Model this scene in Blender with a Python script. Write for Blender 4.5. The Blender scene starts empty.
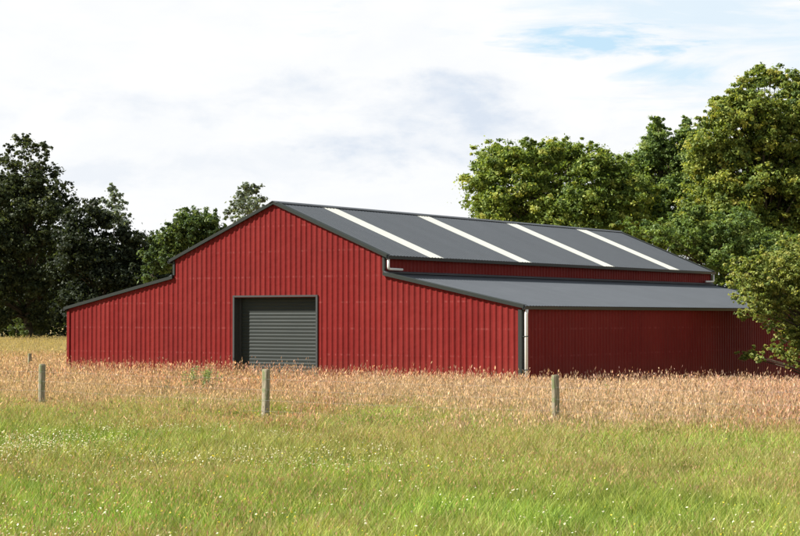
import bpy, bmesh, math, random
import numpy as np
from mathutils import Vector
rng = np.random.default_rng(7); random.seed(7)
S = bpy.context.scene
COL = S.collection

# ------------------------------------------------------------------ camera
CAM = np.array((39.82, -50.54, 2.348)); YAW = -0.5970; PITCH = 0.02756; FPX = 1780.0
cd = bpy.data.cameras.new('camera'); cam = bpy.data.objects.new('camera', cd); COL.objects.link(cam)
cam.location = CAM; cam.rotation_euler = (math.pi/2+PITCH, 0, -YAW)
cd.sensor_width = 36; cd.lens = 36*FPX/800; cd.clip_end = 6000; cd.clip_start = .5
S.camera = cam
FW = np.array((math.sin(YAW)*math.cos(PITCH), math.cos(YAW)*math.cos(PITCH), math.sin(PITCH)))
RT = np.array((math.cos(YAW), -math.sin(YAW), 0)); UP = np.cross(RT, FW)
FH = np.array((math.sin(YAW), math.cos(YAW), 0))
def ray(px, py=317): 
    d = FW*FPX + RT*(px-400) + UP*(268-py); return d
def at(px, py, D):
    """world point seen in direction (px,py), D metres ahead"""
    d = ray(px, py); return CAM + d*(D/(d@FH))

# ------------------------------------------------------------------ light
SUN_EL = math.radians(42); sx, sy = -0.78, -0.625      # direction towards the sun in plan
sd = bpy.data.lights.new('sun', 'SUN'); sun = bpy.data.objects.new('sun', sd); COL.objects.link(sun)
sd.energy = 5.0; sd.angle = math.radians(.53); sd.color = (1, .955, .88)
sv = Vector((sx*math.cos(SUN_EL), sy*math.cos(SUN_EL), math.sin(SUN_EL)))
sun.rotation_euler = sv.to_track_quat('Z', 'Y').to_euler(); sun.location = (0, 0, 60)
W = bpy.data.worlds.new('World'); S.world = W; W.use_nodes = True
S.view_settings.view_transform = 'Standard'; S.view_settings.look = 'None'
S.view_settings.gamma = 1; S.view_settings.use_curve_mapping = False
S.view_settings.exposure = 1.05

class NT:
    def __init__(s, nt): s.nt = nt; nt.nodes.clear()
    def n(s, t, **k):
        nd = s.nt.nodes.new(t)
        for a, v in k.items():
            if a == 'inp':
                for i, x in v.items(): 
                    if hasattr(x, 'node'): s.nt.links.new(x, nd.inputs[i])
                    else: nd.inputs[i].default_value = x
            else: setattr(nd, a, v)
        return nd
    def math(s, op, a, b=0, c=0, clamp=False):
        nd = s.nt.nodes.new('ShaderNodeMath'); nd.operation = op; nd.use_clamp = clamp
        for i, x in enumerate((a, b, c)):
            if hasattr(x, 'node'): s.nt.links.new(x, nd.inputs[i])
            else: nd.inputs[i].default_value = x
        return nd.outputs[0]
    def dot(s, v, w):
        nd = s.n('ShaderNodeVectorMath', operation='DOT_PRODUCT', inp={0: v}); nd.inputs[1].default_value = tuple(w); return nd.outputs['Value']
    def noise(s, v, scale, detail=4, rough=.55, dist=0):
        nd = s.n('ShaderNodeTexNoise', inp={'Vector': v, 'Scale': scale, 'Detail': detail, 'Roughness': rough, 'Distortion': dist}); return nd.outputs[0]
    def ramp(s, f, stops, mode='LINEAR'):
        nd = s.n('ShaderNodeValToRGB', inp={0: f}); cr = nd.color_ramp; cr.interpolation = mode
        while len(cr.elements) < len(stops): cr.elements.new(.5)
        for e, (p, c) in zip(cr.elements, stops): e.position = p; e.color = tuple(c)+(1,) if len(c) == 3 else c
        return nd.outputs[0]
    def mix(s, f, a, b, mode='MIX'):
        nd = s.n('ShaderNodeMix', data_type='RGBA', blend_type=mode)
        for i, x in ((0, f), (6, a), (7, b)):
            if hasattr(x, 'node'): s.nt.links.new(x, nd.inputs[i])
            else: nd.inputs[i].default_value = (tuple(x)+(1,) if hasattr(x, '__len__') and len(x) == 3 else x)
        return nd.outputs[2]
    def mapping(s, v, scale=(1,1,1), loc=(0,0,0)):
        return s.n('ShaderNodeMapping', inp={0: v, 1: loc, 3: scale}).outputs[0]

# sky: Nishita air behind a deck of bright broken cloud, all in world directions
t = NT(W.node_tree)
sky = t.n('ShaderNodeTexSky', sky_type='NISHITA', sun_disc=False, sun_elevation=SUN_EL,
          sun_rotation=math.atan2(sx, sy), air_density=1.0, dust_density=.6, ozone_density=1.2)
tc = t.n('ShaderNodeTexCoord'); d = tc.outputs['Generated']
u = t.dot(d, RT); w = t.dot(d, (0, 0, 1)); f = t.dot(d, FH)
cv = t.n('ShaderNodeCombineXYZ', inp={0: u, 1: f, 2: t.math('MULTIPLY', w, 2.1)}).outputs[0]
n1 = t.noise(cv, 9, 7, .58, .3); n2 = t.noise(t.mapping(cv, loc=(3.1, .4, 1.7)), 16, 6, .6, .2)
n3 = t.noise(t.mapping(cv, loc=(1.3, 7.4, .2)), 5, 6, .55, .2)
n4 = t.noise(t.mapping(cv, (.55, .55, 1.6), (5.2, 1.1, .6)), 15, 7, .62, .5)
n5 = t.noise(t.mapping(cv, (1, 1, 1.3), (2.2, 8.1, 4.6)), 26, 7, .6, .3)
def blob(px, py, a, b, amp=.9, puffy=False):
    u0 = (px-400)/FPX; w0 = (317-py)/FPX
    x = t.math('DIVIDE', t.math('SUBTRACT', u, u0), a/FPX); y = t.math('DIVIDE', t.math('SUBTRACT', w, w0), b/FPX)
    r = t.math('SQRT', t.math('ADD', t.math('MULTIPLY', x, x), t.math('MULTIPLY', y, y)))
    r = t.math('ADD', r, t.math('MULTIPLY', t.math('SUBTRACT', n2 if puffy else n4, .5), 4.2 if puffy else 5.0))
    fr = t.math('GREATER_THAN', f, 0)
    return t.math('MULTIPLY', t.math('MULTIPLY', t.math('SUBTRACT', 1.15, r, clamp=True), amp, clamp=True), fr)
def vmax(*a):
    r = a[0]
    for x in a[1:]: r = t.math('MAXIMUM', r, x)
    return r
hi = t.math('MULTIPLY', t.math('SUBTRACT', w, .26), 2.2, clamp=True)      # overhead the deck breaks up
over = t.math('MULTIPLY', hi, t.math('MULTIPLY', t.math('SUBTRACT', n3, .36), 4.5, clamp=True))
blue = vmax(blob(592, 46, 105, 22, 1.9), blob(660, 76, 60, 13, .75), blob(700, 20, 230, 60, .5), blob(560, 18, 90, 44, .5), blob(795, 60, 90, 40, .4), over)
grey = vmax(blob(430, 128, 130, 50, 1.0, True), blob(320, 100, 90, 32, .7, True), blob(90, 120, 160, 30, .6, True), blob(620, 120, 90, 36, .5, True), blob(60, 110, 140, 18, .45, True), blob(90, 175, 120, 20, .5, True),
            blob(250, 165, 140, 30, .45, True), blob(600, 125, 60, 22, .4, True), t.math('MULTIPLY', hi, .8))
grey = t.math('MAXIMUM', grey, .22)
grey = t.math('MULTIPLY', grey, t.math('ADD', t.math('MULTIPLY', t.math('SUBTRACT', n1, .32), 3.2, clamp=True), t.math('MULTIPLY', t.math('SUBTRACT', n5, .5), 1.6), clamp=True), clamp=True)
cloud = t.mix(grey, (4.95, 4.97, 4.97), (3.5, 3.86, 4.38))
skyb = t.mix(.85, sky.outputs[0], (2.8, 3.85, 4.6))
c = t.mix(blue, cloud, skyb)
# the cloud deck well above and behind is dimmer than the bright horizon ahead
dim = t.ramp(w, [(0, (1,)*3), (.22, (1,)*3), (.6, (.62,)*3), (1, (.5,)*3)])
c = t.mix(1, c, dim, 'MULTIPLY')
bk = t.ramp(t.math('MULTIPLY_ADD', f, .5, .5), [(0, (.8,)*3), (.55, (.85,)*3), (.85, (1,)*3)])
c = t.mix(1, c, bk, 'MULTIPLY')
bg = t.n('ShaderNodeBackground', inp={0: c, 1: .1})
out = t.n('ShaderNodeOutputWorld', inp={0: bg.outputs[0]})

# ------------------------------------------------------------------ helpers
def tag(o, label=None, cat=None, group=None, kind=None):
    if label: o['label'] = label
    if cat: o['category'] = cat
    if group: o['group'] = group
    if kind: o['kind'] = kind
    return o
def empty(name, loc, label, cat, group=None):
    o = bpy.data.objects.new(name, None); o.location = loc; COL.objects.link(o); o.empty_display_size = .2
    return tag(o, label, cat, group)
def link(name, me, parent=None):
    o = bpy.data.objects.new(name, me); COL.objects.link(o)
    if parent: o.parent = parent; 
    return o
def material(name):
    m = bpy.data.materials.new(name); m.use_nodes = True; return m, NT(m.node_tree)
def simple(name, col, rough=.6, metal=0, var=.15, scale=6, bump=0, spec=.5):
    m, t = material(name)
    co = t.n('ShaderNodeTexCoord').outputs['Object']
    nz = t.noise(co, scale, 6, .6)
    c = t.mix(t.math('MULTIPLY', nz, 1), tuple(x*(1-var) for x in col), tuple(x*(1+var) for x in col))
    b = t.n('ShaderNodeBsdfPrincipled', inp={'Base Color': c, 'Roughness': rough, 'Metallic': metal})
    b.inputs['Specular IOR Level'].default_value = spec
    if bump:
        bp = t.n('ShaderNodeBump', inp={'Strength': bump, 'Distance': .02, 'Height': t.noise(co, scale*4, 5, .6)})
        t.nt.links.new(bp.outputs[0], b.inputs['Normal'])
    t.n('ShaderNodeOutputMaterial', inp={0: b.outputs[0]})
    return m
def npmesh(name, V, F, mat, col=None, k=3):
    """V (n,3), F (m,k) faces"""
    me = bpy.data.meshes.new(name); V = np.ascontiguousarray(V, np.float32); F = np.ascontiguousarray(F, np.int32)
    me.vertices.add(len(V)); me.vertices.foreach_set('co', V.ravel())
    me.loops.add(F.size); me.loops.foreach_set('vertex_index', F.ravel())
    me.polygons.add(len(F)); me.polygons.foreach_set('loop_start', np.arange(0, F.size, k, dtype=np.int32))
    me.update(calc_edges=True)
    if col is not None:
        a = me.color_attributes.new('tint', 'FLOAT_COLOR', 'POINT')
        c = np.ones((len(V), 4), np.float32); c[:, :3] = col; a.data.foreach_set('color', c.ravel())
    me.materials.append(mat); return me
class MB:
    def __init__(s): s.v = []; s.f = []
    def box(s, x0, x1, y0, y1, z0, z1):
        b = len(s.v); s.v += [(x, y, z) for z in (z0, z1) for y in (y0, y1) for x in (x0, x1)]
        s.f += [tuple(b+i for i in q) for q in ((0,2,3,1),(4,5,7,6),(0,1,5,4),(2,6,7,3),(0,4,6,2),(1,3,7,5))]
    def prism(s, a, b, prof):
        """closed profile of (offset vectors) swept from a to b"""
        n = len(prof); k = len(s.v); a = Vector(a); b = Vector(b)
        s.v += [tuple(a+Vector(p)) for p in prof] + [tuple(b+Vector(p)) for p in prof]
        s.f += [(k+i, k+(i+1) % n, k+n+(i+1) % n, k+n+i) for i in range(n)]
        s.f += [tuple(k+i for i in range(n))[::-1], tuple(k+n+i for i in range(n))]
    def tube(s, pts, rad, seg=10, cap=True):
        pts = [Vector(p) for p in pts]; rad = rad if hasattr(rad, '__len__') else [rad]*len(pts)
        k = len(s.v); ref = Vector((.31, .87, .4))
        for i, p in enumerate(pts):
            dr = (pts[min(i+1, len(pts)-1)]-pts[max(i-1, 0)]).normalized()
            a = dr.cross(ref).normalized(); b = dr.cross(a)
            s.v += [tuple(p+(a*math.cos(q)+b*math.sin(q))*rad[i]) for q in (2*math.pi*j/seg for j in range(seg))]
        for i in range(len(pts)-1):
            for j in range(seg):
                s.f.append((k+i*seg+j, k+i*seg+(j+1) % seg, k+(i+1)*seg+(j+1) % seg, k+(i+1)*seg+j))
        if cap: s.f.append(tuple(k+j for j in range(seg))[::-1]); s.f.append(tuple(k+(len(pts)-1)*seg+j for j in range(seg)))
    def build(s, name, mat, parent=None, smooth=False):
        me = bpy.data.meshes.new(name); me.from_pydata(s.v, [], s.f); me.materials.append(mat)
        bm = bmesh.new(); bm.from_mesh(me); bmesh.ops.recalc_face_normals(bm, faces=bm.faces); bm.to_mesh(me); bm.free()
        if smooth: me.polygons.foreach_set('use_smooth', [True]*len(me.polygons))
        return link(name, me, parent)

# value noise for scattering
_G = rng.random((256, 256))
def vn(x, y, s):
    x = np.asarray(x)*s+57.3; y = np.asarray(y)*s+91.7
    xi = np.floor(x).astype(int); yi = np.floor(y).astype(int); fx = x-xi; fy = y-yi
    fx = fx*fx*(3-2*fx); fy = fy*fy*(3-2*fy)
    g = lambda a, b: _G[a % 256, b % 256]
    return (g(xi, yi)*(1-fx)+g(xi+1, yi)*fx)*(1-fy)+(g(xi, yi+1)*(1-fx)+g(xi+1, yi+1)*fx)*fy
def fbm(x, y, s): return (vn(x, y, s)*.5+vn(x+13, y+5, s*2.1)*.27+vn(x+3, y+31, s*4.3)*.15+vn(x+8, y+3, s*9)*.08)
def sstep(a, b, x): q = np.clip((x-a)/(b-a), 0, 1); return q*q*(3-2*q)
def gz(x, y):
    x = np.asarray(x, float); y = np.asarray(y, float)
    z = -.034*np.clip(y+7, 0, 38)*sstep(1, 13, x)
    far = sstep(200, 800, np.hypot(x, y))
    return z + (fbm(x, y, .12)-.5)*.22*(1-far)

# ------------------------------------------------------------------ ground
m_ground, t = material('meadow_soil')
co = t.n('ShaderNodeTexCoord').outputs['Object']
a = t.noise(co, .35, 8, .6); b = t.noise(co, 5, 8, .65); e = t.noise(co, .03, 4, .5)
g1 = t.mix(b, (.045, .062, .014), (.12, .115, .035)); g2 = t.mix(b, (.20, .145, .06), (.34, .26, .12))
at_ = t.n('ShaderNodeAttribute', attribute_name='tint').outputs['Color']
fac = t.math('ADD', at_, t.math('MULTIPLY', t.math('SUBTRACT', a, .5), .6), clamp=True)
c = t.mix(fac, g1, g2)
bp = t.n('ShaderNodeBump', inp={'Strength': .8, 'Distance': .06, 'Height': t.noise(co, 9, 6, .7)})
bs = t.n('ShaderNodeBsdfPrincipled', inp={'Base Color': c, 'Roughness': .95, 'Normal': bp.outputs[0]}); bs.inputs['Specular IOR Level'].default_value = .1
t.n('ShaderNodeOutputMaterial', inp={0: bs.outputs[0]})

# fence line (world): through the three posts
PL = at(42, 411, 1)  # placeholder, recomputed below
def on_ground(px, D): p = at(px, 317, D); return np.array((p[0], p[1], float(gz(p[0], p[1]))))
# post distances from the heights of their tops
PA, PB, PC = on_ground(42, 45.3), on_ground(266, 40.2), on_ground(556, 36.3)
fdir = (PC-PA)[:2]; fdir /= np.linalg.norm(fdir); fn = np.array((-fdir[1], fdir[0]))   # fn points to the barn side
def fence_side(x, y): return (np.asarray(x)-PB[0])*fn[0]+(np.asarray(y)-PB[1])*fn[1]
def tan_side(x, y):
    """metres beyond the edge where the uncut dry grass starts (0 = edge)"""
    s = fence_side(x, y); al = (np.asarray(x)-PB[0])*fdir[0]+(np.asarray(y)-PB[1])*fdir[1]
    return s - .6 - 1.6*np.exp(-((al-.5)/3.5)**2) + 3.4*sstep(3, 11, al) + (fbm(x, y, .28)-.5)*9.0+(vn(x, y, .09)-.5)*5 + (vn(x+7, y, 1.0)-.5)*7 + (vn(x, y+5, 2.3)-.5)*4

ax = np.unique(np.concatenate([-np.geomspace(90, 3000, 16), np.linspace(-90, 70, 181), np.geomspace(72, 3000, 16)]))
ay = np.unique(np.concatenate([-np.geomspace(66, 3000, 14), np.linspace(-64, 130, 221), np.geomspace(134, 3000, 16)]))
X, Y = np.meshgrid(ax, ay); X = X.ravel(); Y = Y.ravel()
V = np.stack([X, Y, gz(X, Y)], 1); nx, ny = len(ax), len(ay)
i = np.arange(nx-1)[None]+np.arange(ny-1)[:, None]*nx; i = i.ravel()
tn = sstep(-1, 2.5, tan_side(X, Y))
g = link('ground', npmesh('ground', V, np.stack([i, i+1, i+nx+1, i+nx], 1), m_ground, np.stack([tn]*3, 1), 4))
g.data.polygons.foreach_set('use_smooth', [True]*len(g.data.polygons)); tag(g, kind='structure')

# ------------------------------------------------------------------ barn
A, WL, WR, HE, HT, HM, HR, L = 4.8, 5.486, 5.468, 2.738, 3.862, 4.537, 6.495, 27.0
m_red, t = material('red_painted_steel')
co = t.n('ShaderNodeTexCoord').outputs['Object']
st = t.noise(t.mapping(co, (3.2, 3.2, .22)), 1.0, 5, .6); sp = t.noise(co, 1.2, 6, .6); fine = t.noise(t.mapping(co, (9, 9, 2)), 3, 5, .7)
c = t.mix(t.math('MULTIPLY_ADD', st, 1.6, -.3, clamp=True), (.138, .0085, .0078), (.172, .0145, .0128))
c = t.mix(t.math('MULTIPLY', t.ramp(fine, [(.56, (0,)*3), (.8, (1,)*3)]), .22), c, (.30, .075, .07))
sx_ = t.n('ShaderNodeSeparateXYZ', inp={0: co})
shn = t.math('FLOOR', t.math('DIVIDE', t.math('ADD', t.math('ADD', sx_.outputs[0], sx_.outputs[1]), 100), .696))
wn = t.n('ShaderNodeTexWhiteNoise', noise_dimensions='1D', inp={'W': shn}).outputs['Value']
c = t.mix(t.math('MULTIPLY', wn, .6), c, (.178, .019, .016))
stk = t.noise(t.mapping(co, (11, 11, .55)), 1.0, 5, .7)
c = t.mix(t.math('MULTIPLY', t.ramp(stk, [(.55, (0,)*3), (.72, (1,)*3)]), .38), c, (.23, .045, .038))
c = t.mix(t.math('MULTIPLY', t.ramp(t.noise(co, .55, 5, .6), [(.42, (0,)*3), (.68, (1,)*3)]), .35), c, (.105, .009, .0085))
# sheets faded and scuffed in rows where the girts run behind them
sep = t.n('ShaderNodeSeparateXYZ', inp={0: co}); z = sep.outputs[2]
fr = t.math('FRACT', t.math('DIVIDE', t.math('ADD', z, .35), .92))
row = t.math('LESS_THAN', t.math('ABSOLUTE', t.math('SUBTRACT', fr, .5)), .035)
spx = t.ramp(t.noise(t.mapping(co, (6.8, 6.8, .9)), 1, 3, .7), [(.50, (0,)*3), (.62, (1,)*3)])
c = t.mix(t.math('MULTIPLY', t.math('MULTIPLY', row, spx), .24), c, (.34, .10, .09))
dust = t.ramp(z, [(0, (1,)*3), (1, (0,)*3)])
c = t.mix(t.math('MULTIPLY', t.math('MULTIPLY', dust, sp), .25), c, (.2, .12, .07))
hb = t.n('ShaderNodeBump', inp={'Strength': .55, 'Distance': .05, 'Height': t.noise(co, 1.5, 4, .5)})
bs = t.n('ShaderNodeBsdfPrincipled', inp={'Base Color': c, 'Roughness': t.math('MULTIPLY_ADD', sp, .2, .5), 'Normal': hb.outputs[0]})
bs.inputs['Specular IOR Level'].default_value = .10
t.n('ShaderNodeOutputMaterial', inp={0: bs.outputs[0]})
def roofmat(name, col, rough, spec=.4):
    m, t = material(name)
    co = t.n('ShaderNodeTexCoord').outputs['Object']
    yy_ = t.n('ShaderNodeSeparateXYZ', inp={0: co}).outputs[1]
    wn = t.n('ShaderNodeTexWhiteNoise', noise_dimensions='1D', inp={'W': t.math('FLOOR', t.math('DIVIDE', t.math('ADD', yy_, 50), .8))}).outputs['Value']
    st = t.noise(t.mapping(co, (.35, 3, 1)), 1.3, 6, .62); st = t.math('ADD', t.math('MULTIPLY', st, .8), t.math('MULTIPLY', wn, .25)); sp = t.noise(co, .7, 6, .6)
    c = t.mix(st, tuple(x*.86 for x in col), tuple(x*1.14 for x in col))
    c = t.mix(t.math('MULTIPLY', t.ramp(sp, [(.55, (0,)*3), (.75, (1,)*3)]), .25), c, tuple(x*1.6 for x in col))
    hb = t.n('ShaderNodeBump', inp={'Strength': .2, 'Distance': .02, 'Height': t.noise(co, 2.2, 4, .5)})
    bs = t.n('ShaderNodeBsdfPrincipled', inp={'Base Color': c, 'Roughness': t.math('MULTIPLY_ADD', sp, .2, rough), 'Normal': hb.outputs[0]})
    bs.inputs['Specular IOR Level'].default_value = spec
    t.n('ShaderNodeOutputMaterial', inp={0: bs.outputs[0]}); return m
m_roof = roofmat('slate_grey_steel', (.062, .068, .076), .42, .5)
m_lean = roofmat('light_grey_steel', (.068, .075, .085), .4, .5)
m_trim = roofmat('dark_grey_flashing', (.017, .022, .019), .55, .3)
m_gut = simple('charcoal_gutter', (.03, .033, .034), .5)
m_door = roofmat('grey_green_shutter', (.021, .027, .025), .55, .3)
m_jamb = simple('dark_door_frame', (.028, .032, .032), .6)
m_pipe = simple('white_plastic_pipe', (.74, .74, .72), .4, var=.06)
m_void = simple('dark_lining', (.02, .02, .02), .9)
m, t = material('white_skylight_sheet')
co = t.n('ShaderNodeTexCoord').outputs['Object']
c = t.mix(t.noise(co, 3, 5, .6), (.50, .50, .44), (.62, .62, .56))
bs = t.n('ShaderNodeBsdfPrincipled', inp={'Base Color': c, 'Roughness': .35}); t.n('ShaderNodeOutputMaterial', inp={0: bs.outputs[0]}); m_sky = m

barn = empty('barn', (0, 0, 0), 'long red ribbed steel barn with grey metal roofs and a roller door', 'barn')
def ribprofile(s0, s1, pitch=.232, crest=.045, slope=.052, h=.026):
    xs = [(s0, 0)]; k = math.ceil((s0+.02)/pitch)
    while k*pitch+slope+crest/2 < s1-.005:
        c0 = k*pitch
        if c0-crest/2-slope > s0+.005:
            xs += [(c0-crest/2-slope, 0), (c0-crest/2, h), (c0+crest/2, h), (c0+crest/2+slope, 0)]
        k += 1
    # two low stiffening swages in every pan
    ys = []
    for (a, ha), (b, hb_) in zip(xs, xs[1:]+[(s1, 0)]):
        ys.append((a, ha))
    return ys+[(s1, 0)]
def sheet(name, mat, parent, s0, s1, fn_bot, fn_top, **k):
    """ribbed sheet; fn(s,h) gives the 3-D point of its lower / upper edge"""
    pr = ribprofile(s0, s1, **k); V = []; F = []
    for s, h in pr: V += [fn_bot(s, h), fn_top(s, h)]
    for i in range(len(pr)-1): F.append((2*i, 2*i+2, 2*i+3, 2*i+1))
    me = bpy.data.meshes.new(name); me.from_pydata(V, [], F); me.materials.append(mat)
    return link(name, me, parent)
sl = (HR-HM)/A; sL = (HT-HE)/WR
def ztop(x):
    ax_ = abs(x)
    return (HR-sl*ax_ if ax_ <= A+1e-6 else HT-sL*(ax_-A))-.05
DX0, DX1, DZ = -1.86, 1.9, 3.05
ZB = -1.5
def gable(y, sgn, door):
    W_ = []
    cuts = [(-A-WL, -A-1e-4), (-A, DX0 if door else 0), (DX0, 0), (0, DX1), (DX1, A), (A+1e-4, A+WR)] if door else [(-A-WL, -A-1e-4), (-A, 0), (0, A), (A+1e-4, A+WR)]
    me_v = []; me_f = []
    full = ribprofile(-A-WL, A+WR); fs = np.array([p[0] for p in full]); fh = np.array([p[1] for p in full])
    for (a_, b_) in cuts:
        ind = door and DX0-1e-6 <= a_ and b_ <= DX1+1e-6
        pr = [(a_, float(np.interp(a_, fs, fh)))]+[p for p in full if a_+.001 < p[0] < b_-.001]+[(b_, float(np.interp(b_, fs, fh)))]
        for i, (s, h) in enumerate(pr):
            zt = (HR-sl*abs(s) if abs(a_+b_)/2 <= A else HT-sL*(abs(s)-A))-.05
            me_v += [(s, y+sgn*h, DZ if ind else ZB), (s, y+sgn*h, zt)]
            if i: k = len(me_v); me_f.append((k-4, k-2, k-1, k-3))
    me = bpy.data.meshes.new('gable_wall'); me.from_pydata(me_v, [], me_f); me.materials.append(m_red)
    return link('gable_wall', me, barn)
tag(gable(0, -1, True), 'sunlit front gable wall of bright red ribbed sheets')
gable(L, 1, False)
for s_ in (1, -1):
    w_ = WR if s_ > 0 else WL; xo = s_*(A+w_)
    o = sheet('side_wall', m_red, barn, 0, L, lambda s, h: (xo+s_*h, s, ZB), lambda s, h: (xo+s_*h, s, HE-.06))
    if s_ > 0: tag(o, 'long side wall of dark red sheets lying in shade')
    xo2 = s_*A
    sheet('upper_wall', m_red, barn, 0, L, lambda s, h: (xo2+s_*h, s, HT-.1), lambda s, h: (xo2+s_*h, s, HM-.06))
    # roofs
    ex = A+.16; y0, y1 = -.10, L+.10
    nrm = Vector((s_*sl, 0, 1)).normalized()
    def bot(s, h): return (s_*ex+nrm.x*h, s, HR-sl*ex+nrm.z*h)
    def top(s, h): return (nrm.x*h*0, s, HR+nrm.z*h)
    sk = [(2.7, 3.55), (8.98, 9.9), (15.98, 16.92), (22.35, 23.3)]
    V = []; F = []; cur = y0
    segs = []
    for a_, b_ in sk: segs.append((cur, a_)); cur = b_
    segs.append((cur, y1))
    for a_, b_ in segs:
        for i, (s, h) in enumerate(ribprofile(a_, b_, pitch=.2, crest=.05, slope=.03, h=.013)):
            V += [bot(s, h), top(s, h)]
            if i: k = len(V); F.append((k-4, k-2, k-1, k-3))
    me = bpy.data.meshes.new('main_roof'); me.from_pydata(V, [], F); me.materials.append(m_roof)
    rf = link('main_roof', me, barn)
    for a_, b_ in sk:
        sheet('skylight', m_sky, rf, a_-.03, b_+.03, lambda s, h: (bot(s, h)[0], s, bot(s, h)[2]+.004), lambda s, h: (0, s, top(s, h)[2]+.004), pitch=.2, crest=.05, slope=.03, h=.013)
    n2 = Vector((s_*sL, 0, 1)).normalized(); xl = A+w_+.12
    lr = sheet('lean_to_roof', m_lean, barn, y0, y1,
          lambda s, h: (s_*xl+n2.x*h, s, HT-sL*(xl-A)+n2.z*h), lambda s, h: (s_*(A+.03)+n2.x*h, s, HT-sL*.03+n2.z*h), pitch=.2, crest=.05, slope=.03, h=.013)
    # apron flashing where the lean-to roof meets the upper wall
    mb = MB(); mb.prism((s_*(A+.045), y0, HT+.02), (s_*(A+.045), y1, HT+.02), [(0, 0, .06), (s_*.012, 0, .06), (s_*.13, 0, .022-sL*.13), (s_*.13, 0, .012-sL*.13), (0, 0, -.02)])
    mb.build('apron_flashing', m_roof, barn)
    # gutters
    for gx, gz_, nm in ((ex, HR-sl*ex, 'gutter'), (xl, HT-sL*(xl-A), 'gutter')):
        mb = MB(); x_ = gx-.01
        mb.prism((s_*x_, y0, gz_-.015), (s_*x_, y1, gz_-.015), [(0, 0, 0), (0, 0, -.10), (s_*.08, 0, -.10), (s_*.11, 0, .0), (s_*.10, 0, .0), (s_*.07, 0, -.088), (s_*.012, 0, -.088), (s_*.012, 0, 0)])
        mb.build(nm, m_gut, barn)
    # soffit strip between wall and gutter
    mb = MB(); mb.box(min(s_*A, s_*(ex-.01)), max(s_*A, s_*(ex-.01)), y0+.01, y1-.01, HM-.085, HM-.07); mb.build('soffit', m_gut, barn)
    mb = MB(); mb.box(min(s_*(A+w_), s_*(xl-.01)), max(s_*(A+w_), s_*(xl-.01)), y0+.01, y1-.01, HE-.085, HE-.07); mb.build('soffit', m_gut, barn)
    # barge flashings on both gables
    for yy, q in ((0, -1), (L, 1)):
        mb = MB()
        pr = [(0, q*.04, -.075), (0, q*.112, -.075), (0, q*.12, .042), (0, -q*.10, .05), (0, -q*.10, .032), (0, q*.04, .032)]
        pr = [(0, p[1], p[2]) for p in pr]
        mb.prism((s_*.002, yy, HR), (s_*(ex+.02), yy, HR-sl*(ex+.02)), pr)
        mb.build('barge_flashing', m_trim, barn)
        mb = MB(); mb.prism((s_*(A+.01), yy, HT), (s_*(xl+.04), yy, HT-sL*(xl+.04-A)), pr); mb.build('barge_flashing', m_trim, barn)
        # corner flashings
        mb = MB(); xc = s_*(A+w_)
        mb.box(min(xc-s_*.09, xc+s_*.045), max(xc-s_*.09, xc+s_*.045), min(yy-q*.13, yy+q*.045), max(yy-q*.13, yy+q*.045), ZB, HE-.14)
        mb.build('corner_flashing', m_trim if q < 0 < s_ else m_red, barn)
        mb = MB(); xc = s_*A
        mb.box(min(xc-s_*.05, xc+s_*.04), max(xc-s_*.05, xc+s_*.04), min(yy-q*.05, yy+q*.04), max(yy-q*.05, yy+q*.04), HT+.06, HM-.09)
        mb.build('corner_flashing', m_trim, barn)
    # downpipes: one down each front corner, short cranked ones from the upper gutter
    if s_ > 0:
        mb = MB(); px_ = A+w_+.18
        mb.tube([(px_+.02, .03, HE-.14), (px_+.0, .03, HE-.3), (px_, .03, -.7)], .056, 12); o = mb.build('downpipe', m_pipe, barn, True)
        tag(o, 'tall white downpipe on the front corner')
        for zz in (.6, 1.7):
            mb = MB(); mb.box(A+w_+.03, px_+.055, -.03, .09, zz, zz+.03); mb.build('pipe_bracket', m_trim, o)
    for yy, q in ((.02, 1), (L-.05, -1)):
        mb = MB(); xx = s_*(A+(.17 if s_ > 0 else .09)); yy = yy if s_ > 0 else yy+q*.12
        mb.tube([(xx, yy, HM-.19), (xx, yy, HT+.22), (xx, yy+q*.02, HT+.165), (xx, yy+q*.07, HT+.145), (xx, yy+q*.85, HT+.14)], .045, 12)
        mb.build('downpipe', m_pipe, barn, True)
mb = MB(); mb.prism((0, -.14, HR+.03), (0, L+.14, HR+.03), [(-.17, 0, -.17*sl), (0, 0, .0), (.17, 0, -.17*sl), (.17, 0, -.17*sl+.012), (.025, 0, .016), (-.025, 0, .016), (-.17, 0, -.17*sl+.012)])
mb.build('ridge_cap', m_roof, barn)
# door: deep reveal, curtain of ribbed slats, guides and hood
RD = .31
mb = MB()
mb.box(DX0-.06, DX0+.02, -.045, RD+.1, ZB, DZ+.02); mb.box(DX1-.02, DX1+.06, -.045, RD+.1, ZB, DZ+.02)
mb.box(DX0-.06, DX1+.06, -.048, RD+.1, DZ+.022, DZ+.085)
fr_ = mb.build('door_frame', m_jamb, barn)
V = []; F = []; zz = -.3; prof = []
while zz < DZ-.02:
    prof += [(zz, 0), (zz+.03, .009), (zz+.075, .012), (zz+.105, .004), (zz+.118, 0)]; zz += .128
prof.append((DZ, 0))
for i, (z_, h) in enumerate(prof):
    V += [(DX0+.03, RD-h, z_), (DX1-.03, RD-h, z_)]
    if i: k = len(V); F.append((k-4, k-3, k-1, k-2))
me = bpy.data.meshes.new('roller_door'); me.from_pydata(V, [], F); me.materials.append(m_door)
dr = link('roller_door', me, barn); tag(dr, 'grey green slatted roller door, closed, in a dark recess')
mb = MB(); mb.box(DX0+.02, DX0+.11, RD-.07, RD-.02, -.4, DZ); mb.build('door_guide', m_jamb, dr); mb = MB(); mb.box(DX1-.11, DX1-.02, RD-.07, RD-.02, -.4, DZ); mb.build('door_guide', m_jamb, dr)

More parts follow.
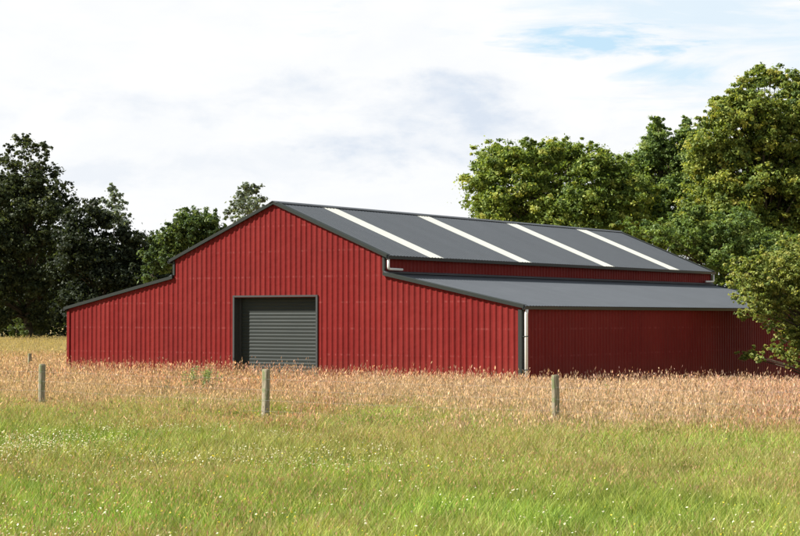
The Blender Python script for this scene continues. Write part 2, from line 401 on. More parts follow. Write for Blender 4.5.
# ------------------------------------------------------------------ fence
m_wood, t = material('weathered_post_wood')
co = t.n('ShaderNodeTexCoord').outputs['Object']
gr = t.noise(t.mapping(co, (14, 14, 1.2)), 2, 7, .7); bl = t.noise(co, 5, 5, .6)
c = t.ramp(gr, [(.3, (.10, .082, .055)), (.5, (.27, .235, .17)), (.7, (.40, .36, .27))])
c = t.mix(t.math('MULTIPLY', t.ramp(bl, [(.5, (0,)*3), (.62, (1,)*3)]), .7), c, (.14, .19, .07))
hb = t.n('ShaderNodeBump', inp={'Strength': .7, 'Distance': .02, 'Height': gr})
bs = t.n('ShaderNodeBsdfPrincipled', inp={'Base Color': c, 'Roughness': .9, 'Normal': hb.outputs[0]}); bs.inputs['Specular IOR Level'].default_value = .15
t.n('ShaderNodeOutputMaterial', inp={0: bs.outputs[0]})
m_wire = simple('galvanised_wire', (.22, .22, .21), .6)
fence = empty('wire_fence', tuple(PB), 'thin wire fence on weathered wooden posts crossing the meadow before the barn', 'fence')
def post_mesh(h, r, kind, seed, name='fence_post'):
    rr = random.Random(seed); mb = MB(); seg = 16 if kind == 'round' else 4
    if kind == 'round':
        rings = []
        N = 18; nz = [rr.uniform(.92, 1.06) for _ in range(N)]
        for j, q in enumerate([-.4, 0, .2, .45, .7, .9, .97, 1.0]):
            R_ = r*(1 if q < .95 else (.97 if q < .99 else .86))*(1+rr.uniform(-.02, .02)); ox = rr.uniform(-.004, .004)
            rings.append([(math.cos(a_)*R_*nz[i_]+ox, math.sin(a_)*R_*nz[i_], h*q) for i_, a_ in enumerate([2*math.pi*i_/N for i_ in range(N)])])
    else:           # quarter-round split post: two flat riven faces and a rounded back
        pf = [(-.5, -.5), (-.1, -.56), (.35, -.48), (.52, -.3), (.5, .1), (.35, .4), (.05, .52), (-.3, .5), (-.5, .42), (-.54, 0)]
        N = len(pf); rings = []
        for q in [-.4, 0, .2, .4, .6, .8, .96, 1.0]:
            k = 1 if q < .99 else .93
            rings.append([(x*2*r*k+rr.uniform(-.005, .005), y*2*r*k+rr.uniform(-.005, .005), h*q) for x, y in pf])
    for r_ in rings: mb.v += r_
    for j in range(len(rings)-1):
        for i_ in range(N): mb.f.append((j*N+i_, j*N+(i_+1) % N, (j+1)*N+(i_+1) % N, (j+1)*N+i_))
    mb.v.append((0, 0, h*1.004)); c_ = len(mb.v)-1; b_ = (len(rings)-1)*N
    for i_ in range(N): mb.f.append((b_+i_, b_+(i_+1) % N, c_))
    me = bpy.data.meshes.new(name); me.from_pydata(mb.v, [], mb.f); me.materials.append(m_wood)
    return me
def put_post(P, h, r, kind, rz, tilt, seed, label):
    o = link('fence_post', post_mesh(h, r, kind, seed), fence); o.location = P-PB; o.rotation_euler = (tilt[0], tilt[1], rz)
    if label: o['label'] = label
    return o
top = lambda P, py, px: at(px, py, (P-CAM)@FH)[2]-P[2]
put_post(PA, top(PA, 364, 42), .082, 'round', .3, (.01, .02), 3, 'leftmost post, grey and blotched, standing in pink grass')
put_post(PB, top(PB, 369, 266), .075, 'split', -.25, (-.01, .015), 5, 'split post with one pale sunlit face and one dark face, in front of the roller door')
put_post(PC, top(PC, 375, 556), .083, 'round', 0, (.015, -.01), 9, 'stout round post with a pale flat top and green algae, right of the barn corner')
step = (PC-PA)/2
EX = [PA-step*1.0, PC+step*1.0, PC+step*2.0, PA-step*2]
for k_, E_ in enumerate(EX):
    E_[2] = float(gz(E_[0], E_[1])); put_post(E_, 1.1, .075, 'round', k_, (.01*k_, .01), 20+k_, None)
chain = [EX[3], EX[0], PA, PB, PC, EX[1], EX[2]]
for hz in (.22, .46, .70, .94):
    mb = MB()
    for p_, q_ in zip(chain, chain[1:]):
        off = -fn*.085; a_ = Vector((p_[0]+off[0]-PB[0], p_[1]+off[1]-PB[1], p_[2]+hz-PB[2])); b_ = Vector((q_[0]+off[0]-PB[0], q_[1]+off[1]-PB[1], q_[2]+hz-PB[2]))
        mid = (a_+b_)/2-Vector((0, 0, .02)); mb.tube([a_, mid, b_], .0014, 5)
    mb.build('wire', m_wire, fence)
# lone post of an older fence out in the far field
P4 = on_ground(30, 68); o = link('fence_post', post_mesh(1.0, .07, 'round', 33)); o.location = P4; o.data.materials[0] = m_wood
tag(o, 'short dark post poking out of the golden grass beyond the leftmost fence post', 'fence post')

# ------------------------------------------------------------------ vegetation material
def leafmat(name, trans=.35, rough=.55, spec=.25):
    m, t = material(name)
    a = t.n('ShaderNodeAttribute', attribute_name='tint').outputs['Color']
    b = t.n('ShaderNodeBsdfPrincipled', inp={'Base Color': a, 'Roughness': rough}); b.inputs['Specular IOR Level'].default_value = spec
    warm = t.mix(1, a, (1.25, 1.2, .55), 'MULTIPLY')
    tr = t.n('ShaderNodeBsdfTranslucent', inp={0: warm})
    mx = t.n('ShaderNodeMixShader', inp={0: trans, 1: b.outputs[0], 2: tr.outputs[0]})
    t.n('ShaderNodeOutputMaterial', inp={0: mx.outputs[0]}); return m
m_leaf = leafmat('leaf_green', .42); m_grass = leafmat('grass_blade', .3, .6, .2); m_dry = leafmat('dry_grass', .3, .8, .1)
m_bark = simple('grey_brown_bark', (.085, .07, .05), .9, var=.4, scale=3, bump=.6, spec=.1)

def trunk_mesh(base, lobes, r0, twigs, rnd):
    """tapered trunk, a limb to every lobe, twigs to leaf clumps"""
    mb = MB(); base = Vector(base)
    L_ = sorted(lobes, key=lambda l: l[0][2]); topc = L_[-1][0]
    cx_ = sum(l[0][0] for l in L_)/len(L_); cy_ = sum(l[0][1] for l in L_)/len(L_)
    H = max(1.5, topc[2]-base.z)
    def axis(q): 
        return base+Vector(((cx_*.5+topc[0]*.5-base.x)*q**1.5, (cy_*.5+topc[1]*.5-base.y)*q**1.5, H*q))
    ws = [rnd.uniform(-.012, .012)*H for _ in range(8)]
    pts = [axis(q)+Vector((ws[i], ws[-i-1], 0))*(q > .05) for i, q in enumerate((-.03, .0, .12, .26, .40, .54, .68, .8))]
    rad = [r0*1.35, r0*1.2, r0, r0*.82, r0*.64, r0*.46, r0*.28, r0*.1]
    mb.tube(pts, rad, 9)
    for c, r in L_:
        c = Vector(c); q = min(.85, max(.12, ((c.z-base.z)/H-.16)*.85))
        if H < 6 and c.z < base.z+2.0: continue
        s = axis(q); m1 = s.lerp(c, .5)+Vector((rnd.uniform(-.1, .1), rnd.uniform(-.1, .1), .12))*((c-s).length*.35)
        rr = max(.03, r0*(1-q)*.42)
        mb.tube([s, m1, c], [rr, rr*.6, rr*.22], 6)
        for _ in range(3):
            e = c+Vector((rnd.gauss(0, 1), rnd.gauss(0, 1), rnd.gauss(.2, 1))).normalized()*r*.85
            mb.tube([c.lerp(m1, rnd.random()*.5), c.lerp(e, .5)+Vector((0, 0, .05*r)), e], [rr*.3, rr*.2, .012], 4)
    return mb
def tree(name, label, cat, px0, D, lobes, leaf, pal, dens=60, r0=.25, depth=.9, group=None, clump=.55, zb=None, spread=1.0, hang=False):
    """lobes: (px,py,r) outlines of the foliage masses at distance D, given real depth"""
    base = on_ground(px0, D); rnd = random.Random(hash_(name+str(px0)+str(D))); rg = np.random.default_rng(rnd.randrange(1 << 30))
    pal = np.array(pal); LB = []
    for (x, y, r) in lobes:
        R_ = r*D/FPX; dd = rnd.uniform(-1, 1)*depth*(2.2+R_)
        LB.append((at(x, y, D+dd), R_))
    # extra lobes filling the far side of the crown
    for (x, y, r) in lobes[::2]:
        if r > 12:
            R_ = r*D/FPX; LB.append((at(x+rnd.uniform(-4, 4), y+rnd.uniform(0, 6), D+rnd.uniform(1.2, 2.2)*R_*2), R_*.9))
    for (x, y, r) in lobes:
        if r > 10:
            for _ in range(2):
                R_ = r*D/FPX; k_ = rnd.uniform(.42, .62)
                LB.append((at(x+rnd.uniform(-.6, .5)*r, y+rnd.uniform(-.5, .5)*r, D-R_*rnd.uniform(.9, 1.7)), R_*k_))
    C_ = []; 
    for (c, R_) in LB:
        n = max(14, int(3.6*4*math.pi*R_*R_/(clump**2*3.14)))
        dv = rg.normal(size=(n, 3)); dv /= np.linalg.norm(dv, axis=1)[:, None]
        rad = R_*np.clip(rg.normal(.82, .28, n), .15, 1.6)
        p = c+dv*rad[:, None]*np.array((1, 1, .92))
        C_.append(np.concatenate([p, dv, np.full((n, 1), R_)], 1))
        # sprigs that break the outline
        n = max(4, int(n*.16)); dv = rg.normal(size=(n, 3)); dv[:, 2] = np.abs(dv[:, 2])*.8+.1*dv[:, 2]; dv /= np.linalg.norm(dv, axis=1)[:, None]
        rad = R_*rg.uniform(1.08, 1.3, n)+rg.uniform(0, .45, n)*clump
        C_.append(np.concatenate([c+dv*rad[:, None], dv, np.full((n, 1), min(R_, .45))], 1))
    C_ = np.concatenate(C_)
    keep = rg.random(len(C_)) < .86; C_ = C_[keep]
    nC = len(C_); nl = max(8, int(dens*clump*clump*2.2))
    csz = clump*rg.uniform(.4, 1.0, nC)*(1+1.0*(rg.random(nC) < .2))*np.clip(C_[:, 6]/1.0, .35, 1.0)
    hue = np.clip(rg.normal(.5, .2, nC), 0, 1)
    idx = np.repeat(np.arange(nC), nl); N = len(idx)
    off = rg.normal(size=(N, 3)); off /= np.linalg.norm(off, axis=1)[:, None]+1e-6
    off *= (np.clip(np.abs(rg.normal(.45, .38, N)), .02, 1.7))[:, None]*csz[idx][:, None]; off[:, 2] *= .62
    if hang: off[:, 2] -= np.abs(off[:, 0])*.3
    P = C_[idx, :3]+off
    P[:, 2] = np.maximum(P[:, 2], gz(P[:, 0], P[:, 1])+.25)
    nrm = C_[idx, 3:6]*.5+off/np.maximum(csz[idx][:, None], .1)*.4+rg.normal(size=(N, 3))*.55+np.array((0, 0, .35))
    nrm /= np.linalg.norm(nrm, axis=1)[:, None]
    tng = np.cross(nrm, rg.normal(size=(N, 3))); tng /= np.linalg.norm(tng, axis=1)[:, None]+1e-6
    bt = np.cross(nrm, tng)
    ls = leaf*rg.uniform(.55, 1.35, N)[:, None]
    V = np.stack([P-tng*ls*.5, P+bt*ls*.3-tng*ls*.05+nrm*ls*.06, P+tng*ls*.5-nrm*ls*.05, P-bt*ls*.3-tng*ls*.05+nrm*ls*.06], 1).reshape(-1, 3)
    F = np.arange(N*4).reshape(-1, 4)
    h = np.clip(hue[idx]+rg.normal(0, .13, N), 0, .999)*(len(pal)-1); k = h.astype(int); fr = (h-k)[:, None]
    cc = pal[k]*(1-fr)+pal[np.minimum(k+1, len(pal)-1)]*fr; cc *= rg.uniform(.75, 1.25, N)[:, None]
    root = empty(name, tuple(base), label, cat, group)
    B = base
    me = npmesh('crown', V-B, F, m_leaf, np.repeat(cc, 4, 0), 4); link('crown', me, root)
    mb = trunk_mesh((0, 0, -.3), [(tuple(c-B), R_) for c, R_ in LB], r0, None, rnd)
    mb.build('trunk', m_bark, root, True)
    return root
def hash_(s):
    h = 7
    for ch in s: h = (h*131+ord(ch)) % 2147483647
    return h
YG = [(0.067, .11, 0.025), (0.134, .20, 0.043), (0.239, .31, 0.068), (0.460, .47, 0.119)]
GR = [(.05, .09, 0.027), (.10, .16, 0.044), (.18, .26, 0.068), (.30, .36, 0.119)]
AU = [(0.053, .09, 0.024), (0.114, .17, 0.041), (0.201, .26, 0.060), (0.344, .38, .085), (0.440, .39, .09)]
DK = [(.014, .022, .013), (.026, .037, .019), (.048, .064, .028)]
DO = [(.026, .038, 0.020), (.055, .075, 0.034), (.12, .14, 0.060)]
GG = [(.09, .11, 0.093), (.15, .19, 0.145), (.23, .27, 0.204)]
MG = [(.035, .06, 0.024), (.075, .12, 0.041), (.16, .21, 0.068)]
OL = [(.10, .15, .04), (.20, .26, .065), (.34, .37, .10), (.45, .42, .14)]

tree('broadleaf_tree', 'wide yellow green tree rising behind the barn roof, left end of the right hand trees', 'tree', 552, 116,
     [(495,165,20),(484,190,17),(500,208,22),(530,165,20),(560,162,20),(590,166,20),(617,175,17),(640,190,18),(540,195,28),(580,200,28),(620,208,24),
      (520,222,24),(562,225,26),(479,208,9),(530,145,6),(497,147,6),(575,151,6),(604,156,6),(482,178,8),(508,152,8),(550,149,7),(600,230,24),(640,225,20),(545,235,24),(507,225,18),(518,156,11),(545,156,11),(575,158,11),(604,163,10)], .19, YG, r0=.4, dens=105)
tree('broadleaf_tree', 'mid green tree with two pointed tops standing behind the barn roof', 'tree', 662, 124,
     [(658,120,4),(654,128,5),(661,134,7),(651,140,7),(657,147,11),(648,165,15),(686,124,5),(684,136,8),(683,150,11),(672,165,18),(640,182,14),(665,190,24),(690,185,22),(650,212,22),(700,215,20),(632,172,8),(658,127,5),(657,140,8),(655,155,12),(683,130,5),(690,160,14),(658,150,15),(668,152,12),(648,158,12),(690,142,13),(700,136,12),(699,150,13),(705,142,9),(628,163,9),(640,157,9),(676,145,9),(640,170,12),(625,178,12),(625,195,16),(640,232,20),(670,235,20),(700,190,20)], .18, GR, r0=.4, dens=105)
tree('broadleaf_tree', 'tallest tree, huge green crown touched with orange yellow, at the right edge', 'tree', 772, 108,
     [(757,82,11),(776,80,10),(797,86,14),(740,95,10),(720,108,9),(730,120,16),(755,112,22),(785,118,24),(812,115,26),(705,124,8),(710,145,17),(735,150,23),(765,150,26),
      (800,155,28),(702,170,15),(725,185,24),(760,190,28),(800,195,28),(838,160,28),(838,115,24),(700,200,18),(740,220,26),(780,225,28),(830,220,30),(830,190,30),(764,72,6),(746,80,7),(713,102,5),(770,76,8),(786,82,9),(735,105,13),(720,118,12),(745,255,26),(790,250,26),(715,235,20),(730,200,24),(715,160,18)], .19, AU, r0=.5, dens=105)
tree('leafy_shrub', 'bright leafy shrub at the foot of the tall trees behind the far roof end', 'shrub', 700, 99,
     [(650,228,10),(665,232,12),(690,232,16),(715,238,18),(738,228,18),(700,215,12),(740,250,16),(725,258,13),(762,250,20),(675,222,10),(712,262,12),(790,255,22),(640,232,7),(628,228,7),(655,240,9),(680,248,12),(700,255,12),(725,275,12),(745,280,14),(765,275,18),(730,300,14),(755,305,18),(700,270,10),(715,288,10)], .16, GR, r0=.15, clump=.5, dens=110)
tree('hawthorn_tree', 'olive green tree with fine leaves drooping in front of the shaded side wall', 'tree', 828, 70,
     [(765,266,12),(745,272,11),(733,284,8),(785,262,16),(755,292,16),(780,286,18),(805,270,20),(768,252,9),(755,262,10),(750,280,13),(770,275,16),(795,295,18),(770,300,15),(763,308,11),(744,316,5),(785,315,17),(812,300,22),(792,336,13),(770,328,7),
      (772,350,6),(752,354,4),(786,356,8),(802,345,12),(822,330,18),(838,290,20),(790,247,11),(806,240,10),(741,262,7),(732,270,5),(736,298,5),(846,260,20),(745,356,5),(760,358,6),(779,352,8),(795,352,9),(812,345,13),(830,350,16),(785,340,9),(765,318,9),(752,310,7),(800,325,14),(790,361,7),(804,360,9),(820,361,10),(800,352,9),(836,362,11),(812,368,7)], .10, OL, dens=210, r0=.11, clump=.30, depth=.5)
tree('pine_tree', 'tallest dark tree with a feathery open top at the left edge', 'tree', 30, 190,
     [(20,142,7),(33,148,7),(46,152,5),(14,165,10),(35,170,12),(56,172,7),(4,160,7),(8,185,14),(30,190,16),(52,190,10),(66,186,5),(-6,200,18),(20,213,20),(48,210,17),(70,204,8),
      (5,240,22),(35,243,22),(60,240,18),(0,280,22),(30,285,22),(60,275,18),(8,312,18),(40,315,16),(-20,240,24),(-20,290,24),(27,137,3),(44,146,3),(24,155,6),(42,160,5),(62,195,5),(10,150,4),(68,213,6)], .30, DO, r0=.42, clump=.55, dens=34)
tree('dark_tree', 'broad almost black tree beside the left end of the barn', 'tree', 100, 182,
     [(90,212,7),(80,225,12),(105,222,11),(75,245,16),(100,245,16),(125,236,11),(140,243,10),(85,270,20),(115,270,20),(143,266,15),(90,300,20),(120,298,20),(150,288,18),(82,322,14),(110,322,14),(160,262,9),(70,262,16),(95,258,18),(128,255,15),(150,275,14),(70,300,18),(105,280,20),(130,280,20),(135,310,16),(65,235,12),(165,280,10),(80,211,8),(93,207,7),(70,218,9)], .34, DK, r0=.38, clump=.8, dens=26)
tree('slender_tree', 'small grey green tree top rising above the dark tree', 'tree', 116, 212,
     [(113,190,4),(115,196,5),(109,204,7),(121,205,6),(113,216,8),(123,222,8),(106,222,7)], .36, GG, r0=.2, clump=.7, dens=22)
tree('round_tree', 'rounded mid green tree just left of the barn gable slope', 'tree', 190, 148,
     [(165,236,7),(178,224,10),(195,219,10),(212,221,8),(220,229,7),(173,246,12),(200,238,14),(155,240,6),(165,262,11),(190,256,13),(210,250,13),(150,258,9),(150,275,9),(186,216,8),(205,216,8),(178,235,12),(188,228,12),(205,230,12),(215,238,10),(170,256,12),(160,250,9)], .28, MG, r0=.3, clump=.65, dens=36)
tree('slender_tree', 'wispy light green treetop peeking over the left slope of the gable roof', 'tree', 248, 132,
     [(246,187,4),(256,189,4),(240,197,6),(250,199,7),(262,199,4),(234,206,6),(247,210,9),(228,213,5),(258,208,7),(240,222,9),(250,190,5),(245,193,5),(243,204,7),(256,203,7)], .24, GG, r0=.18, clump=.5, dens=26)
tree('sapling', 'pale green sapling at the foot of the dark wood on the far left', 'sapling', 16, 172,
     [(17,322,3),(12,330,4),(21,328,3),(14,336,4),(24,333,3)], .3, [(.07, .10, .03), (.12, .16, .05)], r0=.06, clump=.5, dens=20)
# the wood behind, read as one mass
def wood():
    rg = np.random.default_rng(5); P = []
    for k in range(150):
        px = rg.uniform(-260, 260); D = rg.uniform(205, 245); c = at(px, 317, D); hgt = rg.uniform(7, 11.5)
        for j in range(9):
            q = rg.random(); n = 60; R_ = (1.1+1.7*(1-q))
            o = rg.normal(size=(n, 3)); o /= np.linalg.norm(o, axis=1)[:, None]
            P.append(np.array((c[0]+rg.normal()*R_*.6, c[1]+rg.normal()*R_*.6, .8+hgt*q))+o*R_*rg.uniform(.5, 1.1, n)[:, None])
    P = np.concatenate(P); N = len(P)
    nr = rg.normal(size=(N, 3)); tg = np.cross(nr, rg.normal(size=(N, 3))); tg /= np.linalg.norm(tg, axis=1)[:, None]; bt = np.cross(nr, tg); bt /= np.linalg.norm(bt, axis=1)[:, None]
    s = rg.uniform(.35, .75, N)[:, None]
    V = np.stack([P-tg*s*.5, P+bt*s*.4, P+tg*s*.5, P-bt*s*.4], 1).reshape(-1, 3)
    c = np.array(DK)[rg.integers(0, 3, N)]
    o = link('distant_wood', npmesh('distant_wood', V, np.arange(N*4).reshape(-1, 4), m_leaf, np.repeat(c, 4, 0), 4))
    tag(o, 'dark wood closing the far side of the field behind the left trees', 'wood', kind='stuff')
wood()

# ------------------------------------------------------------------ grasses
def scatter(n, px0, px1, D0, D1):
    """uniform over the ground area of a wedge as seen from the meadow edge"""
    D = np.sqrt(rng.uniform(D0**2, D1**2, n)); p = rng.uniform(px0, px1, n)
    u_ = (p-400)/FPX; x = CAM[0]+FH[0]*D+RT[0]*u_*D; y = CAM[1]+FH[1]*D+RT[1]*u_*D
    return x, y, D
def short(x, y):
    """grass is grazed and trodden short round the foot of the posts"""
    q = 0
    for P_ in (PA, PB): q = np.maximum(q, np.exp(-(((np.asarray(x)-P_[0]-.6)/1.3)**2+((np.asarray(y)-P_[1]+1.0)/1.9)**2)))
    return 1-.72*q
def inbarn(x, y): return (x > -A-WL-.05) & (x < A+WR+.05) & (y > -.06) & (y < L+.05)
def blades(x, y, h, w, lean, col, tipcol=None):
    h = h*short(x, y)
    n = len(x); z = gz(x, y); a_ = rng.uniform(0, 2*math.pi, n); dx, dy = np.cos(a_), np.sin(a_)
    la = rng.uniform(0, 2*math.pi, n); lx, ly = np.cos(la)*lean*h+.05*h, np.sin(la)*lean*h+.02*h
    w2 = w/2; V = np.zeros((n, 5, 3))
    V[:, 0] = np.stack([x-dx*w2, y-dy*w2, z-.02], 1); V[:, 1] = np.stack([x+dx*w2, y+dy*w2, z-.02], 1)
    V[:, 2] = np.stack([x-dx*w2*.8+lx*.35, y-dy*w2*.8+ly*.35, z+h*.6], 1); V[:, 3] = np.stack([x+dx*w2*.8+lx*.35, y+dy*w2*.8+ly*.35, z+h*.6], 1)
    V[:, 4] = np.stack([x+lx, y+ly, z+h], 1)
    b = (np.arange(n)*5)[:, None]; F = np.stack([b+np.array((0, 1, 3)), b+np.array((0, 3, 2)), b+np.array((2, 3, 4))], 1).reshape(-1, 3)
    C = np.repeat(col[:, None], 5, 1).copy()
    if tipcol is not None: C[:, 4] = tipcol; C[:, 2:4] = C[:, 2:4]*.6+tipcol[:, None]*.4
    return V.reshape(-1, 3), F, C.reshape(-1, 3), np.stack([x+lx, y+ly, z+h], 1), np.stack([lx, ly, h], 1)
def heads(T, dirv, ln, wd, col):
    """seed heads: two crossed spindles along the stalk"""
    n = len(T); d = dirv/np.linalg.norm(dirv, axis=1)[:, None]; d = d+rng.normal(size=(n, 3))*.18; d /= np.linalg.norm(d, axis=1)[:, None]
    a_ = np.cross(d, rng.normal(size=(n, 3))); a_ /= np.linalg.norm(a_, axis=1)[:, None]; b_ = np.cross(d, a_)
    Vs = []
    for e in (a_, b_):
        Vs.append(np.stack([T-d*ln[:, None]*.55, T-d*ln[:, None]*.1+e*wd[:, None]*.5, T+d*ln[:, None]*.45, T-d*ln[:, None]*.1-e*wd[:, None]*.5], 1))
    V = np.concatenate(Vs, 1).reshape(-1, 3); q = (np.arange(n*2)*4)[:, None]
    F = np.concatenate([q+np.array((0, 1, 2)), q+np.array((0, 2, 3))], 0)
    return V, F, np.repeat(col, 8, 0)
def join(parts):
    V = []; F = []; C = []; k = 0
    for v, f, c in parts: V.append(v); F.append(f+k); C.append(c); k += len(v)
    return np.concatenate(V), np.concatenate(F), np.concatenate(C)
def pick(pal, n, w=None):
    pal = np.array(pal); return pal[rng.choice(len(pal), n, p=w)]*rng.uniform(.6, 1.3, n)[:, None]
def lerp(a, b, f): return a*(1-f[:, None])+b*f[:, None]
GREENS = [(.19, .28, .04), (.28, .36, .06), (.42, .46, .11), (.10, .17, .03)]
OLIVE = [(.33, .32, .10), (.40, .35, .14), (.28, .30, .075)]
STRAW = [(.56, .44, .25), (.64, .50, .30), (.48, .36, .20)]
PINK = [(.60, .38, .30), (.76, .55, .46), (.40, .23, .18), (.66, .50, .40), (.50, .32, .31), (.48, .26, .17)]

# green pasture in front of the fence
parts = []
def pasture(n, D0, D1, px0, px1, wmul):
    x, y, D = scatter(n, px0, px1, D0, D1); ts = tan_side(x, y); k = rng.random(n) < 1-sstep(-2, 8, ts)*.8
    x, y, D, ts = x[k], y[k], D[k], ts[k]; n = len(x)
    m1 = fbm(x, y, .30); m2 = fbm(x+40, y-9, 1.1)
    dry = np.clip(sstep(.40, .60, m1*.6+m2*.4)*.7+sstep(-14, 2, ts)*.30, 0, 1)
    isd = rng.random(n) < dry*.85
    col = pick(GREENS, n); col = np.where(isd[:, None], pick(OLIVE, n), col)
    lush = sstep(.5, .72, fbm(x-7, y+22, .3))[:, None]; col = col*(1-lush*.0)*np.where(isd[:, None], 1, 1+lush*np.array((.0, .18, 0)))
    col = col*(.55+.55*vn(x, y, 2.2)+.45*vn(x+3, y+8, 5.5))[:, None]
    tip = lerp(col, pick(STRAW, n), np.clip(rng.random(n)*.35*isd+.04, 0, 1))
    m3 = fbm(x+9, y+60, 2.6); h = rng.uniform(.08, .26, n)*(.35+m2*.6+m3*1.0)*(1+.5*sstep(-6, 1, ts)); w = rng.uniform(.003, .008, n)*wmul
    v, f, c, T, dv = blades(x, y, h, w, .55, col, tip); parts.append((v, f, c))
pasture(320000, 14, 26, -220, 1020, 1.0)
pasture(350000, 26, 46, -200, 1000, 1.35)
V, F, C = join(parts); o = link('pasture_grass', npmesh('pasture_grass', V, F, m_grass, C)); tag(o, 'short green pasture grass in front of the fence', 'grass', kind='stuff')
# thin flowering stems among the pasture
parts = []
n = 78000; x, y, D = scatter(n, -200, 1000, 15, 46); ts = tan_side(x, y)
pr = sstep(.45, .68, fbm(x+11, y+3, .25))*.45+sstep(-9, 1, ts)*.4+.03; k = (rng.random(n) < pr) & (ts < 3); x, y = x[k], y[k]; n = len(x)
col = pick([(.36, .32, .13), (.42, .34, .17)], n); v, f, c, T, dv = blades(x, y, rng.uniform(.22, .42, n), np.full(n, .004), .35, col); parts.append((v, f, c))
parts.append(heads(T, dv, rng.uniform(.03, .07, n), rng.uniform(.008, .016, n), pick([(.58, .44, .27), (.54, .36, .25), (.62, .50, .30)], n)))
V, F, C = join(parts); o = link('meadow_seed_stems', npmesh('meadow_seed_stems', V, F, m_dry, C)); tag(o, 'brownish flowering grass stems scattered through the green pasture', 'grass', kind='stuff')
# tall dry grass from the fence to the barn and around it
parts = []
def tallgrass(n, D0, D1, px0, px1, wm, edge=0, gold=False):
    x, y, D = scatter(n, px0, px1, D0, D1); ts = tan_side(x, y)
    k = (rng.random(n) < sstep(-9, 5, ts)**1.5*sstep(.20, .52, fbm(x+3, y+77, 1.3)+.12)) & ~inbarn(x, y); x, y, D, ts = x[k], y[k], D[k], ts[k]; n = len(x)
    m1 = fbm(x, y, .3); m2 = fbm(x+21, y, 1.1)
    pk = sstep(.40, .62, fbm(x-30, y+12, .16))
    farf = sstep(78, 100, D)
    gold_ = np.clip(farf, 0, 1)
    head = lerp(pick([(.68, .54, .43), (.56, .42, .32), (.80, .67, .55)], n), pick(PINK, n)*1.12, np.clip(pk*.85+.35, 0, 1))
    head = head*(.35+1.0*rng.random(n)[:, None]**.7)*1.05
    head = lerp(head, pick([(.56, .49, .25), (.50, .42, .22)], n), gold_*.85)
    stem = lerp(pick(STRAW, n)*.7, pick(OLIVE, n)*.8, (rng.random(n) < .4+.45*(1-sstep(-4, 9, ts)))*1.0)
    h = (.26+.46*rng.random(n)**1.8)*(.55+m1*.5+m2*.4)*(.34+.66*sstep(-6, 8, ts))*(1-.25*farf)
    tall = rng.random(n) < .05; h = np.where(tall, h*1.0+.22, h)
    v, f, c, T, dv = blades(x, y, h, rng.uniform(.004, .008, n)*wm, .28, stem, lerp(stem, head, np.full(n, .7))); parts.append((v, f, c))
    parts.append(heads(T, dv, rng.uniform(.04, .125, n)*wm**.3, rng.uniform(.005, .022, n)*wm, head))
tallgrass(180000, 33, 52, -200, 1000, 1.15)
tallgrass(150000, 50, 92, -200, 1020, 1.6)
tallgrass(36000, 86, 178, -420, 260, 3.0)
V, F, C = join(parts); o = link('tall_dry_grass', npmesh('tall_dry_grass', V, F, m_dry, C)); tag(o, 'tall pinkish tan seeding grass between the fence and the barn and out to the wood', 'grass', kind='stuff')
# leafy understorey in the tall grass
parts = []
n = 190000; x, y, D = scatter(n, -200, 1000, 34, 80); ts = tan_side(x, y); k = (rng.random(n) < sstep(-7, 1, ts)) & ~inbarn(x, y); x, y, ts = x[k], y[k], ts[k]; n = len(x)
col = lerp(pick(OLIVE, n), pick(GREENS, n), np.clip(1.1-sstep(-1, 11, ts)*.9, 0, 1)*(rng.random(n) < .7)); v, f, c, T, dv = blades(x, y, (.14+.26*rng.random(n))*(.5+1.0*fbm(x+66, y-8, .45)), rng.uniform(.006, .013, n), .6, col, lerp(col, pick(STRAW, n), rng.random(n)*.5)); parts.append((v, f, c))
V, F, C = join(parts); o = link('grass_understorey', npmesh('grass_understorey', V, F, m_grass, C)); tag(o, 'olive leaf blades at the foot of the tall dry grass', 'grass', kind='stuff')

# small white and cream flower heads: discs on thin stalks
m_petal = leafmat('white_petals', .25, .7, .1)
def flowers(name, label, n, seedfn, size, col, hh):
    x, y, D = scatter(n, -60, 860, 16, 42); k = rng.random(n) < seedfn(x, y, D); x, y = x[k], y[k]; n = len(x); z = gz(x, y)
    h = rng.uniform(*hh, n); r = rng.uniform(*size, n); N = 8
    tilt = rng.normal(size=(n, 3))*.45+np.array((-.3, -.3, 1)); tilt /= np.linalg.norm(tilt, axis=1)[:, None]
    a_ = np.cross(tilt, rng.normal(size=(n, 3))); a_ /= np.linalg.norm(a_, axis=1)[:, None]; b_ = np.cross(tilt, a_)
    c0 = np.stack([x, y, z+h], 1); V = np.zeros((n, N+1, 3)); V[:, 0] = c0+tilt*r[:, None]*.45
    for j in range(N):
        q = 2*math.pi*j/N; rr = r*(1.0 if j % 2 else .72)
        V[:, j+1] = c0+(a_*math.cos(q)+b_*math.sin(q))*rr[:, None]
    b = (np.arange(n)*(N+1))[:, None]; F = np.concatenate([b+np.array((0, j+1, (j+1) % N+1)) for j in range(N)])
    C = np.repeat(pick(col, n)[:, None], N+1, 1); C[:, 0] *= np.array((1, .92, .6))
    st = blades(x, y, h, np.full(n, .003), 0.02, np.tile(np.array((.09, .12, .03)), (n, 1)))
    V2, F2, C2 = join([(V.reshape(-1, 3), F, C.reshape(-1, 3)), st[:3]])
    o = link(name, npmesh(name, V2, F2, m_petal, C2)); tag(o, label, 'flowers', kind='stuff')
def leftpatch(x, y, D):
    u_ = ((x-CAM[0])*RT[0]+(y-CAM[1])*RT[1])
    return np.clip(sstep(.47, .66, fbm(x+5, y+50, .6))*(.10+.9*(1-sstep(-6, 1, u_)))*(1-sstep(30, 40, D)), 0, 1)
flowers('white_daisies', 'small white daisy heads dotted over the green pasture', 44000, leftpatch, (.007, .017), [(.80, .78, .68), (.62, .56, .42)], (.16, .28))
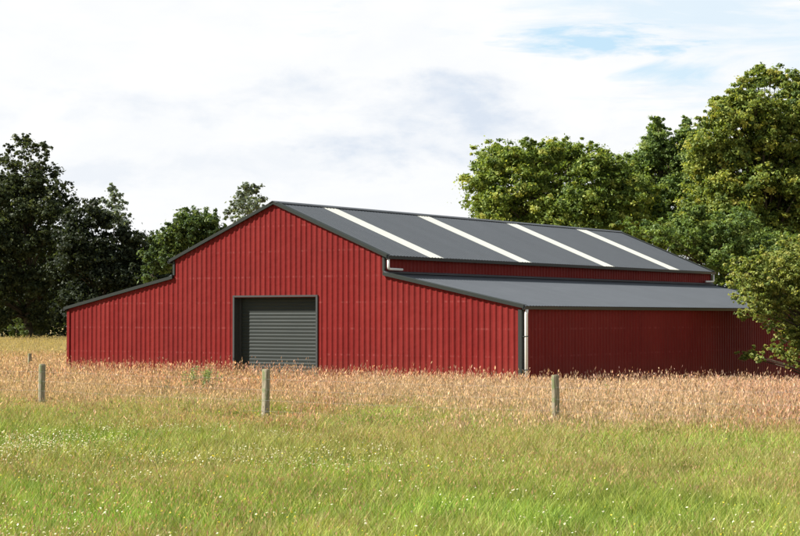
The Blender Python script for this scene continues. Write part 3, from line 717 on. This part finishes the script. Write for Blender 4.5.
flowers('clover_heads', 'cream clover heads scattered thinly in the pasture', 1300, lambda x, y, D: np.full(len(x), .35), (.009, .019), [(.66, .66, .42), (.74, .72, .6)], (.18, .28))

flowers('buttercups', 'small yellow buttercups sprinkled through the pasture', 5000, lambda x, y, D: sstep(.5, .68, fbm(x-20, y+9, .4))*.5, (.008, .015), [(.75, .58, .04), (.7, .62, .10)], (.16, .30))
# broad-leaved weeds standing in the grass
def weed(name, label, px, D, h, wd, n, pal, group=None, leaf=.09):
    P0 = on_ground(px, D); rg = np.random.default_rng(int(px*10)); parts = []
    stems = []; Vs = []; Cs = []
    for s_ in range(n):
        ox, oy = rg.normal(0, wd*.4, 2); hh = h*rg.uniform(.7, 1.05); lx, ly = rg.normal(0, .12, 2)*hh
        mb = MB(); stems.append(mb); mb.tube([(ox, oy, 0), (ox+lx*.4, oy+ly*.4, hh*.6), (ox+lx, oy+ly, hh)], [.007, .005, .003], 5)
        for j in range(34):
            q = rg.uniform(.15, 1); a_ = rg.uniform(0, 6.283); l_ = leaf*rg.uniform(.6, 1.3)*(1.25-q*.6)
            b0 = np.array((ox+lx*q, oy+ly*q, hh*q)); dr = np.array((math.cos(a_), math.sin(a_), rg.uniform(.2, .9))); dr /= np.linalg.norm(dr); sd_ = np.cross(dr, (0, 0, 1))
            Vs += [b0, b0+dr*l_*.5+sd_*l_*.22, b0+dr*l_-np.array((0, 0, l_*.2)), b0+dr*l_*.5-sd_*l_*.22]; Cs += [np.array(pal[rg.integers(0, len(pal))])*rg.uniform(.8, 1.2)]*4
    root = empty(name, tuple(P0), label, 'weed', group)
    link('leaves', npmesh('leaves', np.array(Vs), np.arange(len(Vs)).reshape(-1, 4), m_leaf, np.array(Cs), 4), root)
    for mb in stems: mb.build('stem', m_stem, root)
m_stem = simple('green_stem', (.10, .13, .04), .7)
WG = [(.13, .16, .07), (.18, .20, .10), (.10, .14, .05)]
weed('thistle', 'tallest clump of grey green thistle growing against the barn left of the roller door', 203, 50, .98, .75, 26, [(.24, .30, .14), (.32, .37, .20), (.18, .24, .10)], leaf=.15)
weed('dock_plant', 'leafy dock plant in dry grass below the shaded side wall', 606, 43, .70, .16, 4, [(.24, .32, .10), (.30, .36, .14)], leaf=.13)
weed('dock_plant', 'small green dock in the pink grass just left of the thistle clump', 168, 48, .66, .25, 5, WG)
weed('dock_plant', 'low bright green dock cluster in front of the fence below the thistle', 195, 41.5, .26, .5, 12, [(.12, .19, .03), (.16, .22, .04)])
weed('dock_plant', 'low green dock cluster left of the middle fence post, lower down the slope', 240, 40, .22, .35, 7, [(.14, .19, .04), (.18, .22, .05)])
